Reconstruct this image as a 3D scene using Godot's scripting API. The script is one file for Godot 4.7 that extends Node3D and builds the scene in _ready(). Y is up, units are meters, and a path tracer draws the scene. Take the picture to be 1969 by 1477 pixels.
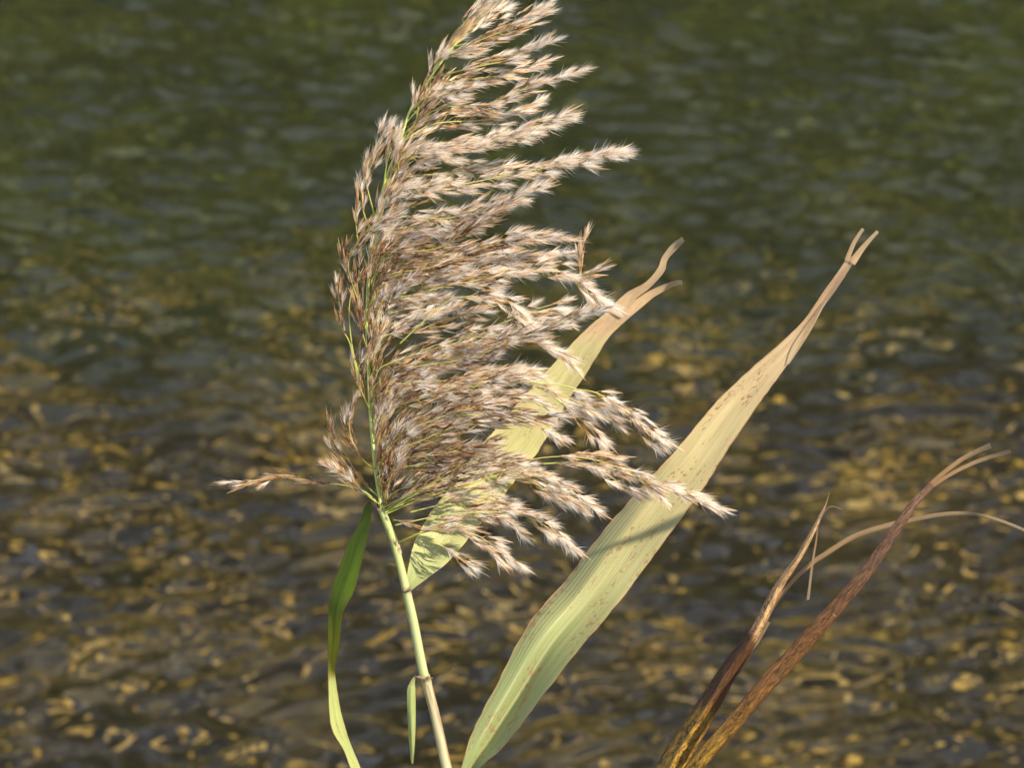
extends Node3D

# ---------------------------------------------------------------- view
const CAM_H := 3.0
const PITCH := 20.0
const FOV := 9.0
const FOCUS := 2.7
const LEAN := 8.0
var eye := Vector3(0, CAM_H, 0)
var fwd: Vector3
var upv: Vector3
var plane_n: Vector3
var rng := RandomNumberGenerator.new()

# a point at the place that the photograph shows at (px, py), dz metres nearer than the reed's own plane
func at(px: float, py: float, dz: float = 0.0) -> Vector3:
	var k := tan(deg_to_rad(FOV / 2.0))
	var d := fwd + Vector3.RIGHT * ((px - 984.5) / 738.5 * k) + upv * ((738.5 - py) / 738.5 * k)
	var c := eye + fwd * FOCUS + plane_n * dz
	return eye + d * ((c - eye).dot(plane_n) / d.dot(plane_n))

# ---------------------------------------------------------------- mesh helpers
class Acc:
	var v := PackedVector3Array()
	var n := PackedVector3Array()
	var c := PackedColorArray()
	var uv := PackedVector2Array()
	var i := PackedInt32Array()
	func tri(a: Vector3, b: Vector3, d: Vector3, ca: Color, cb: Color, cd: Color) -> void:
		var k := v.size()
		var m := (d - a).cross(b - a).normalized()
		v.append(a); v.append(b); v.append(d)
		n.append(m); n.append(m); n.append(m)
		c.append(ca); c.append(cb); c.append(cd)
		i.append(k); i.append(k + 1); i.append(k + 2)
	func add(o: Acc, t: Transform3D) -> void:
		var k := v.size()
		v.append_array(t * o.v)
		n.append_array(Transform3D(t.basis.orthonormalized(), Vector3.ZERO) * o.n)
		c.append_array(o.c)
		for x in o.i:
			i.append(x + k)
	func mesh(m: Material) -> ArrayMesh:
		var a := []
		a.resize(Mesh.ARRAY_MAX)
		a[Mesh.ARRAY_VERTEX] = v
		a[Mesh.ARRAY_NORMAL] = n
		if c.size() == v.size():
			a[Mesh.ARRAY_COLOR] = c
		if uv.size() == v.size():
			a[Mesh.ARRAY_TEX_UV] = uv
		a[Mesh.ARRAY_INDEX] = i
		var r := ArrayMesh.new()
		r.add_surface_from_arrays(Mesh.PRIMITIVE_TRIANGLES, a)
		r.surface_set_material(0, m)
		return r

func part(called: String, mesh: Mesh, parent: Node, kind := "") -> MeshInstance3D:
	var o := MeshInstance3D.new()
	o.name = called
	o.mesh = mesh
	if kind:
		o.set_meta("kind", kind)
	if parent:
		parent.add_child(o, true)
	return o

func thing(called: String, label: String, category: String, where: Vector3, group := "") -> Node3D:
	var o := Node3D.new()
	o.name = called
	o.position = where
	o.set_meta("label", label)
	o.set_meta("category", category)
	if group:
		o.set_meta("group", group)
	add_child(o, true)
	return o

func spline(p: Array, f: float) -> Vector3:      # Catmull-Rom through p, f from 0 to 1
	var k := clampf(f, 0.0, 1.0) * (p.size() - 1)
	var a := mini(int(k), p.size() - 2)
	var p1: Vector3 = p[a]
	var p2: Vector3 = p[a + 1]
	var p0: Vector3 = p[a - 1] if a > 0 else p1 * 2.0 - p2
	var p3: Vector3 = p[a + 2] if a + 2 < p.size() else p2 * 2.0 - p1
	return p1.cubic_interpolate(p2, p0, p3, k - a)

func even(p: Array, count: int) -> Array:        # count + 1 points evenly spaced along the curve
	var dense := []
	var run := [0.0]
	for k in 161:
		dense.append(spline(p, k / 160.0))
		if k:
			run.append(run[k - 1] + dense[k].distance_to(dense[k - 1]))
	var out := []
	var j := 0
	for k in count + 1:
		var want: float = run[160] * k / count
		while j < 159 and run[j + 1] < want:
			j += 1
		out.append(dense[j].lerp(dense[j + 1], clampf((want - run[j]) / maxf(run[j + 1] - run[j], 1e-9), 0.0, 1.0)))
	return out

# a round tube along pts, radius and colour as functions of the way along
func tube(a: Acc, pts: Array, r0: float, r1: float, sides: int, color: Callable) -> void:
	var base := a.v.size()
	var side := Vector3.ZERO
	for k in pts.size():
		var t: Vector3 = (pts[mini(k + 1, pts.size() - 1)] - pts[maxi(k - 1, 0)]).normalized()
		if k == 0:
			side = t.cross(Vector3.FORWARD if absf(t.z) < 0.8 else Vector3.UP).normalized()
		side = (side - t * side.dot(t)).normalized()
		var other := t.cross(side)
		var f := float(k) / (pts.size() - 1)
		for s in sides:
			var w := TAU * s / sides
			var nn := side * cos(w) + other * sin(w)
			a.v.append(pts[k] + nn * lerpf(r0, r1, f))
			a.n.append(nn)
			a.c.append(color.call(f, nn))
	for k in pts.size() - 1:
		for s in sides:
			var p := base + k * sides + s
			var q := base + k * sides + (s + 1) % sides
			a.i.append_array(PackedInt32Array([p, p + sides, q, q, p + sides, q + sides]))

# ---------------------------------------------------------------- materials
func mat(called: String, rough: float, back := 0.0, spec := 0.5) -> StandardMaterial3D:
	var m := StandardMaterial3D.new()
	m.resource_name = called
	m.roughness = rough
	m.metallic_specular = spec
	m.vertex_color_use_as_albedo = true
	m.cull_mode = BaseMaterial3D.CULL_DISABLED
	if back > 0.0:
		m.backlight_enabled = true
		m.backlight = Color(back, back, back)
	return m

func noise(sd: int, freq: float, oct := 3) -> FastNoiseLite:
	var f := FastNoiseLite.new()
	f.seed = sd
	f.frequency = freq
	f.fractal_octaves = oct
	f.noise_type = FastNoiseLite.TYPE_SIMPLEX_SMOOTH
	return f

func _ready() -> void:
	rng.seed = 7
	var p := deg_to_rad(PITCH)
	fwd = Vector3(0, -sin(p), -cos(p))
	upv = Vector3(0, cos(p), -sin(p))
	var l := deg_to_rad(LEAN)
	plane_n = Vector3(0, sin(l), cos(l))

	var cam := Camera3D.new()
	cam.name = "camera"
	cam.position = eye
	cam.rotation.x = -p
	cam.fov = FOV
	cam.near = 0.1
	cam.far = 400.0
	var lens := CameraAttributesPhysical.new()
	lens.frustum_focal_length = 12.0 / tan(deg_to_rad(FOV / 2.0))
	lens.frustum_focus_distance = FOCUS - 0.01
	lens.exposure_aperture = 21.0
	lens.frustum_near = 0.1
	lens.frustum_far = 400.0
	cam.attributes = lens
	add_child(cam)
	cam.current = true

	var env := Environment.new()
	env.background_mode = Environment.BG_SKY
	env.tonemap_mode = Environment.TONE_MAPPER_LINEAR
	env.tonemap_exposure = 2.0
	env.sdfgi_enabled = true
	env.ssao_enabled = true
	env.ssil_enabled = true
	var sky := Sky.new()
	var sm := ProceduralSkyMaterial.new()
	sm.sky_top_color = Color(0.13, 0.20, 0.32)
	sm.sky_horizon_color = Color(0.66, 0.72, 0.80)
	sm.sky_curve = 0.4
	sm.sky_energy_multiplier = 0.95
	sm.ground_bottom_color = Color(0.16, 0.15, 0.10)
	sm.ground_horizon_color = Color(0.30, 0.30, 0.24)
	sm.sky_cover = cloud_cover()
	sm.sky_cover_modulate = Color(1, 1, 1, 0.9)
	sky.sky_material = sm
	env.sky = sky
	var we := WorldEnvironment.new()
	we.name = "daylight"
	we.environment = env
	add_child(we)

	var sun := DirectionalLight3D.new()
	sun.name = "sun"
	sun.light_energy = 1.6
	sun.light_color = Color(1.0, 0.935, 0.84)
	sun.light_angular_distance = 0.5
	sun.shadow_enabled = true
	var to_sun := Vector3(0.62, 0.58, 0.53).normalized()
	sun.transform = Transform3D(Basis.looking_at(-to_sun, Vector3.UP), Vector3.ZERO)
	add_child(sun)

	build_river()
	build_far_bank()
	build_reed()
	build_withered_reed()
	build_neighbour(to_sun)

# broken white clouds, closer together towards the horizon
func cloud_cover() -> ImageTexture:
	var n := noise(5, 1.0, 5)
	var im := Image.create(1024, 512, false, Image.FORMAT_RGBA8)
	for y in 512:
		var up := (0.5 - (y + 0.5) / 512.0) * PI
		for x in 1024:
			var a := 0.0
			if up > 0.0:
				var w := TAU * x / 1024.0
				var d := Vector3(cos(w) * cos(up), sin(up), sin(w) * cos(up)) / (sin(up) + 0.18)
				var q := n.get_noise_3d(d.x * 0.9, 3.0, d.z * 0.9)
				a = smoothstep(-0.12, 0.30, q + 0.9 * (0.62 - sin(up)))
			im.set_pixel(x, y, Color(0.90, 0.92, 0.97, a))
	return ImageTexture.create_from_image(im)

# ---------------------------------------------------------------- the river
var bed_n1 := noise(11, 0.9, 3)
var bed_n2 := noise(12, 5.0, 3)

func bed_height(x: float, z: float) -> float:
	return -0.55 + 0.05 * bed_n1.get_noise_2d(x, z) + 0.012 * bed_n2.get_noise_2d(x, z)

func grid_lines(a: float, b: float, step: float, low: float, high: float, grow: float) -> PackedFloat32Array:
	var mid := []
	var k := a
	while k <= b:
		mid.append(k)
		k += step
	var before := []
	var s := step
	k = a
	while k > low:
		s *= grow
		k -= s
		before.push_front(maxf(k, low))
	var after := []
	s = step
	k = mid[-1]
	while k < high:
		s *= grow
		k += s
		after.append(minf(k, high))
	return PackedFloat32Array(before + mid + after)

# a sheet over the grid lines xs and zs; height(x, z) and color(x, z)
func sheet(xs: PackedFloat32Array, zs: PackedFloat32Array, height: Callable, color: Callable) -> Acc:
	var a := Acc.new()
	var w := xs.size()
	var d := zs.size()
	var h := PackedFloat32Array()
	h.resize(w * d)
	for j in d:
		for k in w:
			h[j * w + k] = height.call(xs[k], zs[j])
	a.v.resize(w * d)
	a.n.resize(w * d)
	a.c.resize(w * d)
	for j in d:
		var j0 := maxi(j - 1, 0)
		var j1 := mini(j + 1, d - 1)
		for k in w:
			var k0 := maxi(k - 1, 0)
			var k1 := mini(k + 1, w - 1)
			var o := j * w + k
			a.v[o] = Vector3(xs[k], h[o], zs[j])
			a.n[o] = Vector3(-(h[j * w + k1] - h[j * w + k0]) / (xs[k1] - xs[k0]), 1.0, -(h[j1 * w + k] - h[j0 * w + k]) / (zs[j1] - zs[j0])).normalized()
			a.c[o] = color.call(xs[k], zs[j])
	a.i.resize((w - 1) * (d - 1) * 6)
	var t := 0
	for j in d - 1:
		for k in w - 1:
			var o := j * w + k
			a.i[t] = o; a.i[t + 1] = o + 1; a.i[t + 2] = o + w
			a.i[t + 3] = o + 1; a.i[t + 4] = o + w + 1; a.i[t + 5] = o + w
			t += 6
	return a

func build_river() -> void:
	# the bed: dark silt, browner near the reeds, green with algae farther out
	var tone := noise(31, 2.2, 4)
	var fine := noise(32, 14.0, 3)
	var silt := Color(0.008, 0.006, 0.002)
	var ochre := Color(0.085, 0.055, 0.015)
	var algae := Color(0.013, 0.018, 0.002)
	var bed_color := func(x: float, z: float) -> Color:
		var g := smoothstep(-8.6, -10.0, z + 0.5 * bed_n1.get_noise_2d(x * 0.7, z * 0.7))
		var base: Color = silt.lerp(algae, g)
		var o := smoothstep(0.05, 0.5, tone.get_noise_2d(x, z) + 0.5 * fine.get_noise_2d(x, z))
		return base.lerp(ochre.lerp(Color(0.034, 0.041, 0.005), g), o)
	var bed := sheet(grid_lines(-1.8, 1.8, 0.02, -120.0, 120.0, 1.22), grid_lines(-11.8, -5.8, 0.02, -200.0, 60.0, 1.22), bed_height, bed_color)
	var bm := mat("river_bed", 0.9)
	var o := part("river_bed", bed.mesh(bm), self, "structure")

	# pebbles lying on the bed
	var stone := Acc.new()
	var ball := SphereMesh.new()
	ball.radial_segments = 9
	ball.rings = 5
	ball.radius = 0.5
	ball.height = 1.0
	var arr := ball.get_mesh_arrays()
	var lump := noise(33, 1.4, 2)
	var sv: PackedVector3Array = arr[Mesh.ARRAY_VERTEX]
	for k in sv.size():
		sv[k] *= 1.0 + 0.8 * lump.get_noise_3dv(sv[k] * 2.2)
	stone.v = sv
	stone.n = arr[Mesh.ARRAY_NORMAL]
	stone.i = arr[Mesh.ARRAY_INDEX]
	for k in sv.size():
		stone.c.append(Color.WHITE)
	var spots := []
	var tries := 0
	while spots.size() < 4200 and tries < 60000:
		tries += 1
		var z := rng.randf_range(-11.8, -5.9)
		var x := rng.randf_range(-1.7, 1.7)
		var dense := smoothstep(-0.9, 1.1, tone.get_noise_2d(x * 0.6 + 9.0, z * 0.6)) * lerpf(1.0, 0.35, smoothstep(-8.8, -10.2, z))
		if rng.randf() < dense:
			spots.append(Vector2(x, z))
	var mm := MultiMesh.new()
	mm.transform_format = MultiMesh.TRANSFORM_3D
	mm.use_colors = true
	mm.mesh = stone.mesh(mat("pebble", 0.75))
	mm.instance_count = spots.size()
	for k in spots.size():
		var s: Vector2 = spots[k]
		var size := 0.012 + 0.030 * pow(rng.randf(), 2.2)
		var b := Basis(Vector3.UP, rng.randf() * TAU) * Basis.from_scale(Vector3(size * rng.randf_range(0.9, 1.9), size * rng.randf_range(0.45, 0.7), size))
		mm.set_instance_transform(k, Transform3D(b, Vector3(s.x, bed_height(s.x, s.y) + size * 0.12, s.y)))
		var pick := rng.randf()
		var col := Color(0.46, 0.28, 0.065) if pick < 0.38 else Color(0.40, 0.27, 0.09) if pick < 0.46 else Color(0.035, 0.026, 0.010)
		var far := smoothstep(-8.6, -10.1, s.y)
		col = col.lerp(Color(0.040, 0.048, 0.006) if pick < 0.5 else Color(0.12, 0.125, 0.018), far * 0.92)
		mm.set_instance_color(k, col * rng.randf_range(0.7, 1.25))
	var gravel := MultiMeshInstance3D.new()
	gravel.name = "gravel"
	gravel.multimesh = mm
	gravel.set_meta("label", "pale and brown pebbles lying under the rippled water")
	gravel.set_meta("category", "gravel")
	gravel.set_meta("kind", "stuff")
	add_child(gravel, true)

	# the water: ripples running across the current
	var w1 := noise(41, 1.0, 2)
	var w2 := noise(42, 1.0, 2)
	var w3 := noise(43, 1.0, 1)
	var surface := func(x: float, z: float) -> float:
		var far := clampf((-z - 6.0) / 5.5, 0.0, 1.0)
		var q := z + x * lerpf(0.45, -0.7, far)          # crests lie a little aslant
		var bend := 0.05 * w3.get_noise_2d(x * 1.5, z * 1.5)
		return lerpf(1.12, 0.84, far) * (0.0178 * w1.get_noise_2d(x * lerpf(5.0, 4.8, far), (q + bend) * lerpf(8.6, 10.6, far)) + 0.0034 * w2.get_noise_2d(x * 12.0, (q + bend) * 21.0)) + 0.006 * w3.get_noise_2d(x * 1.1, z * 2.1)
	var water := sheet(grid_lines(-1.6, 1.6, 0.013, -90.0, 90.0, 1.2), grid_lines(-11.8, -5.9, 0.0125, -24.0, 9.0, 1.2), surface, func(_x, _z): return Color.WHITE)
	var wm := StandardMaterial3D.new()
	wm.resource_name = "water"
	wm.albedo_color = Color(0.93, 0.97, 0.90, 0.0)
	wm.roughness = 0.02
	wm.refraction_enabled = true
	wm.refraction_scale = 0.033
	part("water", water.mesh(wm), self, "structure")

# ---------------------------------------------------------------- the far bank, which the water mirrors
func build_far_bank() -> void:
	var n := noise(51, 0.25, 3)
	var rise := func(x: float, z: float) -> float:
		var up := smoothstep(-19.0, -23.0, z)
		return -0.5 + up * (2.2 + 0.5 * n.get_noise_2d(x, z)) 
	var bank := sheet(grid_lines(-30.0, 30.0, 0.8, -110.0, 110.0, 1.3), grid_lines(-30.0, -18.0, 0.5, -190.0, -17.5, 1.3), rise, func(_x, _z): return Color(0.055, 0.065, 0.025))
	part("far_bank", bank.mesh(mat("bank_soil", 0.95)), self, "structure")
	var leaf := Acc.new()
	for k in 5:
		var b := Basis(Vector3(rng.randfn(), rng.randfn(), rng.randfn()).normalized(), rng.randf() * TAU)
		var m := b * Vector3(0.5, 0.5, 0.0)
		var q := [b * Vector3(-0.35, 0, 0), b * Vector3(0, 0.6, 0.1), b * Vector3(0.35, 0, 0), b * Vector3(0, -0.6, 0.1)]
		leaf.tri(q[0] + m, q[1] + m, q[2] + m, Color.WHITE, Color.WHITE, Color.WHITE)
		leaf.tri(q[0] + m, q[2] + m, q[3] + m, Color.WHITE, Color.WHITE, Color.WHITE)
	var mm := MultiMesh.new()
	mm.transform_format = MultiMesh.TRANSFORM_3D
	mm.use_colors = true
	mm.mesh = leaf.mesh(mat("bank_leaf", 0.7, 0.4))
	mm.instance_count = 20000
	for k in 20000:
		var x := rng.randf_range(-28.0, 28.0)
		var z := rng.randf_range(-20.0, -24.5)
		var top := 12.0 + 1.3 * n.get_noise_2d(x * 1.6, 7.0) + 0.7 * n.get_noise_2d(x * 6.0, z * 3.0)
		top -= 2.2 * smoothstep(1.0, -4.0, x)
		var y := rng.randf_range(0.2, top)
		var s := rng.randf_range(0.3, 0.6)
		mm.set_instance_transform(k, Transform3D(Basis(Vector3(rng.randfn(), rng.randfn(), rng.randfn()).normalized(), rng.randf() * TAU).scaled(Vector3.ONE * s), Vector3(x, y, z)))
		mm.set_instance_color(k, Color(0.055, 0.068, 0.005).lerp(Color(0.21, 0.205, 0.014), rng.randf()))
	var o := MultiMeshInstance3D.new()
	o.name = "bank_foliage"
	o.multimesh = mm
	o.set_meta("label", "mass of green bushes on the far bank mirrored in the water")
	o.set_meta("category", "foliage")
	o.set_meta("kind", "stuff")
	add_child(o, true)

# ---------------------------------------------------------------- the plume
const LEMMA := [
	[Color(0.070, 0.030, 0.012), Color(0.16, 0.078, 0.032), Color(0.46, 0.29, 0.14)],
	[Color(0.17, 0.085, 0.036), Color(0.38, 0.225, 0.105), Color(0.74, 0.54, 0.31)],
	[Color(0.30, 0.165, 0.075), Color(0.66, 0.45, 0.24), Color(0.88, 0.70, 0.46)],
]
var fibre: StandardMaterial3D
var green_fibre: StandardMaterial3D
var shapes := {}            # [tone, hairs, shape] -> Acc, with the spikelet's base at the origin and its tip towards +y
var shape_meshes := {}

func aim(theta: float, phi: float) -> Vector3:
	return Vector3(sin(theta) * cos(phi), cos(theta), sin(theta) * sin(phi))

# one narrow folded bract
func bract(a: Acc, from: Vector3, dir: Vector3, length: float, width: float, tone: int, shade: float) -> void:
	var side := dir.cross(aim(1.2, rng.randf() * TAU)).normalized()
	var out := side.cross(dir)
	var bow := out * length * rng.randf_range(-0.05, 0.05)
	var q := from + dir * length * 0.42 + bow
	var c0: Color = LEMMA[tone][0] * shade
	var c1: Color = LEMMA[tone][1] * shade
	var c2: Color = LEMMA[tone][2] * shade
	var l := q + side * width * 0.5
	var r := q - side * width * 0.5
	var m := q + out * width * 0.28
	var t := from + dir * length
	a.tri(from, l, m, c0, c1, c1)
	a.tri(from, m, r, c0, c1, c1)
	a.tri(l, t, m, c1, c2, c1)
	a.tri(m, t, r, c1, c2, c1)

func hair(a: Acc, from: Vector3, dir: Vector3, length: float, width: float) -> void:
	var side := dir.cross(aim(1.3, rng.randf() * TAU)).normalized()
	var bend := (dir * 0.55 + side.cross(dir) * rng.randf_range(-0.22, 0.22)) * length
	var q := from + dir * length * 0.5
	var t := from + bend + dir * length * 0.45
	var k := rng.randf_range(0.88, 1.0)
	var c := Color(0.97 * k, 0.925 * k, 0.845 * k)
	var w := side * width * 0.5
	a.tri(from - w, q - w * 0.8, from + w, c, c, c)
	a.tri(from + w, q - w * 0.8, q + w * 0.8, c, c, c)
	a.tri(q - w * 0.8, t, q + w * 0.8, c, c, c)

func spikelet_shape(tone: int, hairs: int, sd: int) -> Acc:
	var key := tone * 100 + hairs * 10 + sd
	if not shapes.has(key):
		rng.seed = 900 + key
		var a := Acc.new()
		for k in 2:                                                      # the two short glumes
			bract(a, Vector3.ZERO, aim(rng.randf_range(0.1, 0.3), rng.randf() * TAU), 0.0052, 0.0011, tone, 0.9)
		var florets := rng.randi_range(2, 4) + (1 if hairs == 0 else 0)
		for k in florets:                                                # the long pointed lemmas
			var open: float = [0.10, 0.16, 0.24][hairs]
			bract(a, Vector3(0, 0.0010 * k, 0), aim(rng.randf_range(0.02, open), rng.randf() * TAU), rng.randf_range(0.0110, 0.0158), rng.randf_range(0.0009, 0.00125), tone, rng.randf_range(0.85, 1.15))
		for k in [6, 36, 70][hairs]:                                    # silky hairs round them
			var open: float = [0.10, 0.17, 0.33][hairs]
			var th := minf(absf(rng.randfn(0.0, open)), 1.35)
			hair(a, Vector3(0, rng.randf_range(0.0008, 0.0045), 0), aim(th, rng.randf() * TAU), rng.randf_range(0.0060, 0.0112), 0.00018)
		shapes[key] = a
	return shapes[key]

func spikelet_mesh(tone: int, hairs: int, sd: int) -> ArrayMesh:
	var key := tone * 100 + hairs * 10 + sd
	if not shape_meshes.has(key):
		shape_meshes[key] = spikelet_shape(tone, hairs, sd).mesh(fibre)
	return shape_meshes[key]

func facing(dir: Vector3, roll: float) -> Basis:      # +y towards dir
	var y := dir.normalized()
	var x := y.cross(Vector3(0.13, 0.31, 0.94)).normalized()
	return Basis(x, y, x.cross(y)) * Basis(Vector3.UP, roll)

var singles := 0

# a branch of the plume: pts in the photograph's pixels with depth in cm; bare = share without spikelets;
# wide = half width in mm; tone 0 dark to 2 pale; fluff 0 closed to 2 open; own = how many spikelets are parts of their own
func branch(reed: Node3D, px: Array, bare: float, wide: float, tone: float, fluff: float, own: int, gap := 1.95) -> void:
	var pts := []
	for q in px:
		pts.append(at(q[0], q[1], q[2] * 0.01) - reed.position)
	var run := 0.0
	var fine := even(pts, 40)
	var tip := 0.006
	for k in 40:
		run += fine[k].distance_to(fine[k + 1])
	var twig := Acc.new()
	var hue := rng.randf()
	tube(twig, fine, 0.00045, 0.00016, 4, func(f, _n): return Color(0.30, 0.36, 0.075).lerp(Color(0.42, 0.34, 0.13), clampf(f * 1.2 - 0.1 + 0.3 * hue, 0.0, 1.0)))
	var many := Acc.new()
	var todo := []
	var s := bare * run
	while s < run - tip - 0.003:
		todo.append(s)
		s += gap * 0.001 * rng.randf_range(0.5, 1.5)
	todo.append(run - tip)
	var count := todo.size()
	for k in count:
		var f: float = todo[k] / run
		var along := (f - bare) / (1.0 - bare)
		var i := mini(int(f * 40.0), 39)
		var c: Vector3 = fine[i].lerp(fine[i + 1], f * 40.0 - i)
		var t: Vector3 = (fine[i + 1] - fine[i]).normalized()
		var last := k == count - 1
		var spread := wide * 0.00085 * minf(1.0, along * 5.0 + 0.35) * clampf((1.0 - along) * 2.2 + 0.12, 0.0, 1.0)
		var away := facing(t, rng.randf() * TAU) * Vector3(1, 0, 0)
		var foot := c
		var reach := 0.0 if last else spread * sqrt(rng.randf())
		var dir := (t + away * rng.randf_range(0.03, 0.28) * (0.0 if last else 1.0) + Vector3(0.10, 0.0, 0.02)).normalized()
		if reach > 0.0012:
			foot = c + away * reach + t * reach * rng.randf_range(0.6, 1.5)
			tube(twig, [c, c.lerp(foot, 0.5) + t * reach * 0.12, foot], 0.00018, 0.00013, 3, func(_f, _n): return Color(0.40, 0.30, 0.12))
		var to := clampi(int(round(tone + rng.randf_range(-0.75, 0.75))), 0, 2)
		var fl := clampi(int(round(fluff - (0.25 if px[0][1] < 330.0 else 0.0) + (along - 0.55) * 1.5 + rng.randf_range(-0.95, 0.95))), 0, 2)
		var sd := rng.randi_range(0, 4)
		var size := rng.randf_range(0.78, 1.08) * lerpf(0.9, 1.0, along)
		var tr := Transform3D(facing(dir, rng.randf() * TAU).scaled(Vector3.ONE * size), foot)
		var keep := rng.state
		if k >= count - own and singles < 300:
			singles += 1
			var o := part("spikelet", spikelet_mesh(to, fl, sd), null)
			o.transform = tr
			todo[k] = o
		else:
			many.add(spikelet_shape(to, fl, sd), tr)
			todo[k] = null
		rng.state = keep
		rng.randf()
	var b := part("plume_branch", twig.mesh(green_fibre), reed)
	if many.v.size():
		part("spikelet_cluster", many.mesh(fibre), b, "stuff")
	for o in todo:
		if o is MeshInstance3D:
			b.add_child(o, true)

# ---------------------------------------------------------------- leaves
# colour along and across a leaf, as a texture: stops = [[v, Color sRGB] ...], spots = how many brown flecks
func leaf_texture(sd: int, stops: Array, spots: float, vein: float, edge: Color, edge_w: float, fleck: Color, grain := 0.35) -> ImageTexture:
	var w := 128
	var h := 1024
	var im := Image.create(w, h, false, Image.FORMAT_RGB8)
	var streak := noise(sd, 1.0, 3)
	var blot := noise(sd + 1, 1.0, 3)
	var big := noise(sd + 2, 1.0, 2)
	var lines := PackedFloat32Array()
	for x in w:
		lines.append(vein * (0.5 * sin(x * TAU / 5.3 + 1.5 * sin(x * 0.21)) + 0.9 * streak.get_noise_2d(x * 0.16, 3.0)))
	for y in h:
		var v := (y + 0.5) / h
		var sp := spots * (1.15 - 0.75 * v) if grain < 0.9 else spots
		var k := 0
		while k < stops.size() - 2 and v > stops[k + 1][0]:
			k += 1
		var g := clampf((v - stops[k][0]) / (stops[k + 1][0] - stops[k][0]), 0.0, 1.0)
		for x in w:
			var u := (x + 0.5) / w
			# the change of colour runs farther along some veins than along others
			var gg := clampf(g + 0.22 * streak.get_noise_2d(x * 0.12, y * 0.004) , 0.0, 1.0)
			var col: Color = stops[k][1].lerp(stops[k + 1][1], gg)
			var t := 1.0 + lines[x] + 0.07 * streak.get_noise_2d(x * 0.5, y * 0.012) + 0.06 * big.get_noise_2d(x * 0.03, y * 0.006)
			col = Color(col.r * t, col.g * t, col.b * t)
			var e := minf(u, 1.0 - u) / edge_w
			if e < 1.0:
				col = col.lerp(edge, 0.8 * (1.0 - e))
			var patch := big.get_noise_2d(x * 0.02 + 40.0, y * 0.009)
			var b := 0.75 * blot.get_noise_2d(x * 0.08, y * 0.085) + 0.5 * patch
			col = col.lerp(fleck, 0.72 * smoothstep(0.52 - sp, 0.76 - sp, b))
			if grain > 0.9:                               # rust and mould in fine grains
				var gr := 0.95 + 0.5 * blot.get_noise_2d(x * 0.05 + 90.0, y * 0.03) + 0.45 * blot.get_noise_2d(x * 0.13, y * 0.2 + 70.0) + 0.35 * streak.get_noise_2d(x * 0.35, y * 0.02 + 50.0)
				col = Color(col.r * gr, col.g * gr, col.b * gr)
			# a dusting of fine dark specks where the leaf has begun to rot
			var speck := blot.get_noise_2d(x * 0.42 + 300.0, y * 0.42)
			col = col.lerp(fleck, minf(grain, 0.5) * smoothstep(0.12, 0.5, speck) * smoothstep(0.25 - sp * 2.0, 0.7 - sp * 2.0, patch + 0.3))
			im.set_pixel(x, y, col)
	return ImageTexture.create_from_image(im)

var vein_tex: ImageTexture

func vein_texture() -> ImageTexture:
	var im := Image.create(256, 4, false, Image.FORMAT_RGB8)
	for x in 256:
		var u := x / 256.0
		var q := 0.5 + 0.3 * sin(u * TAU * 22.0) + 0.15 * sin(u * TAU * 7.0 + 1.0)
		for y in 4:
			im.set_pixel(x, y, Color(q, q, q))
	return ImageTexture.create_from_image(im)

func leaf_mat(called: String, tex: ImageTexture, back: float, rough := 0.55) -> StandardMaterial3D:
	var m := mat(called, rough, back, 0.35)
	m.vertex_color_use_as_albedo = false
	m.albedo_texture = tex
	m.heightmap_enabled = true
	m.heightmap_texture = vein_tex
	m.heightmap_scale = 0.02
	return m

# a leaf between two edges: rows = [left x, left y, right x, right y, depth cm left, depth cm middle, depth cm right]
func blade(rows: Array, origin: Vector3, m: Material, across := 12, along := 90, curl := 0.0) -> ArrayMesh:
	var lp := []
	var mp := []
	var rp := []
	for r in rows:
		lp.append(at(r[0], r[1], r[4] * 0.01) - origin)
		mp.append(at((r[0] + r[2]) * 0.5, (r[1] + r[3]) * 0.5, r[5] * 0.01) - origin)
		rp.append(at(r[2], r[3], r[6] * 0.01) - origin)
	var a := Acc.new()
	var rag := noise(17 + rows.size(), 1.0, 3)
	for k in along + 1:
		var f := float(k) / along
		var l := spline(lp, f)
		var c := spline(mp, f)
		var r := spline(rp, f)
		for s in across + 1:
			var u := float(s) / across
			var q: Vector3 = l.lerp(c, u * 2.0) if u < 0.5 else c.lerp(r, u * 2.0 - 1.0)
			# round the fold a little
			q = q.lerp(l * (1 - u) * (1 - u) + c * 2.0 * u * (1 - u) + r * u * u, 0.35)
			if s == 0 or s == across:                   # a slightly uneven margin
				q += (r - l) * 0.025 * rag.get_noise_2d(f * along * 0.35, s * 9.0)
			if curl > 0.0 and u < 0.28:                 # the left margin rolled back
				q -= plane_n * curl * pow(1.0 - u / 0.28, 1.3) * sin(PI * clampf(f * 1.9, 0.0, 1.0))
			a.v.append(q)
			a.uv.append(Vector2(u, f))
	var w := across + 1
	a.n.resize(a.v.size())
	for k in along:
		for s in across:
			var o := k * w + s
			for t in [[o, o + 1, o + w], [o + 1, o + w + 1, o + w]]:
				var nn := (a.v[t[2]] - a.v[t[0]]).cross(a.v[t[1]] - a.v[t[0]])
				for e in t:
					a.n[e] += nn
					a.i.append(e)
	for k in a.n.size():
		a.n[k] = a.n[k].normalized()
	return a.mesh(m)

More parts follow.
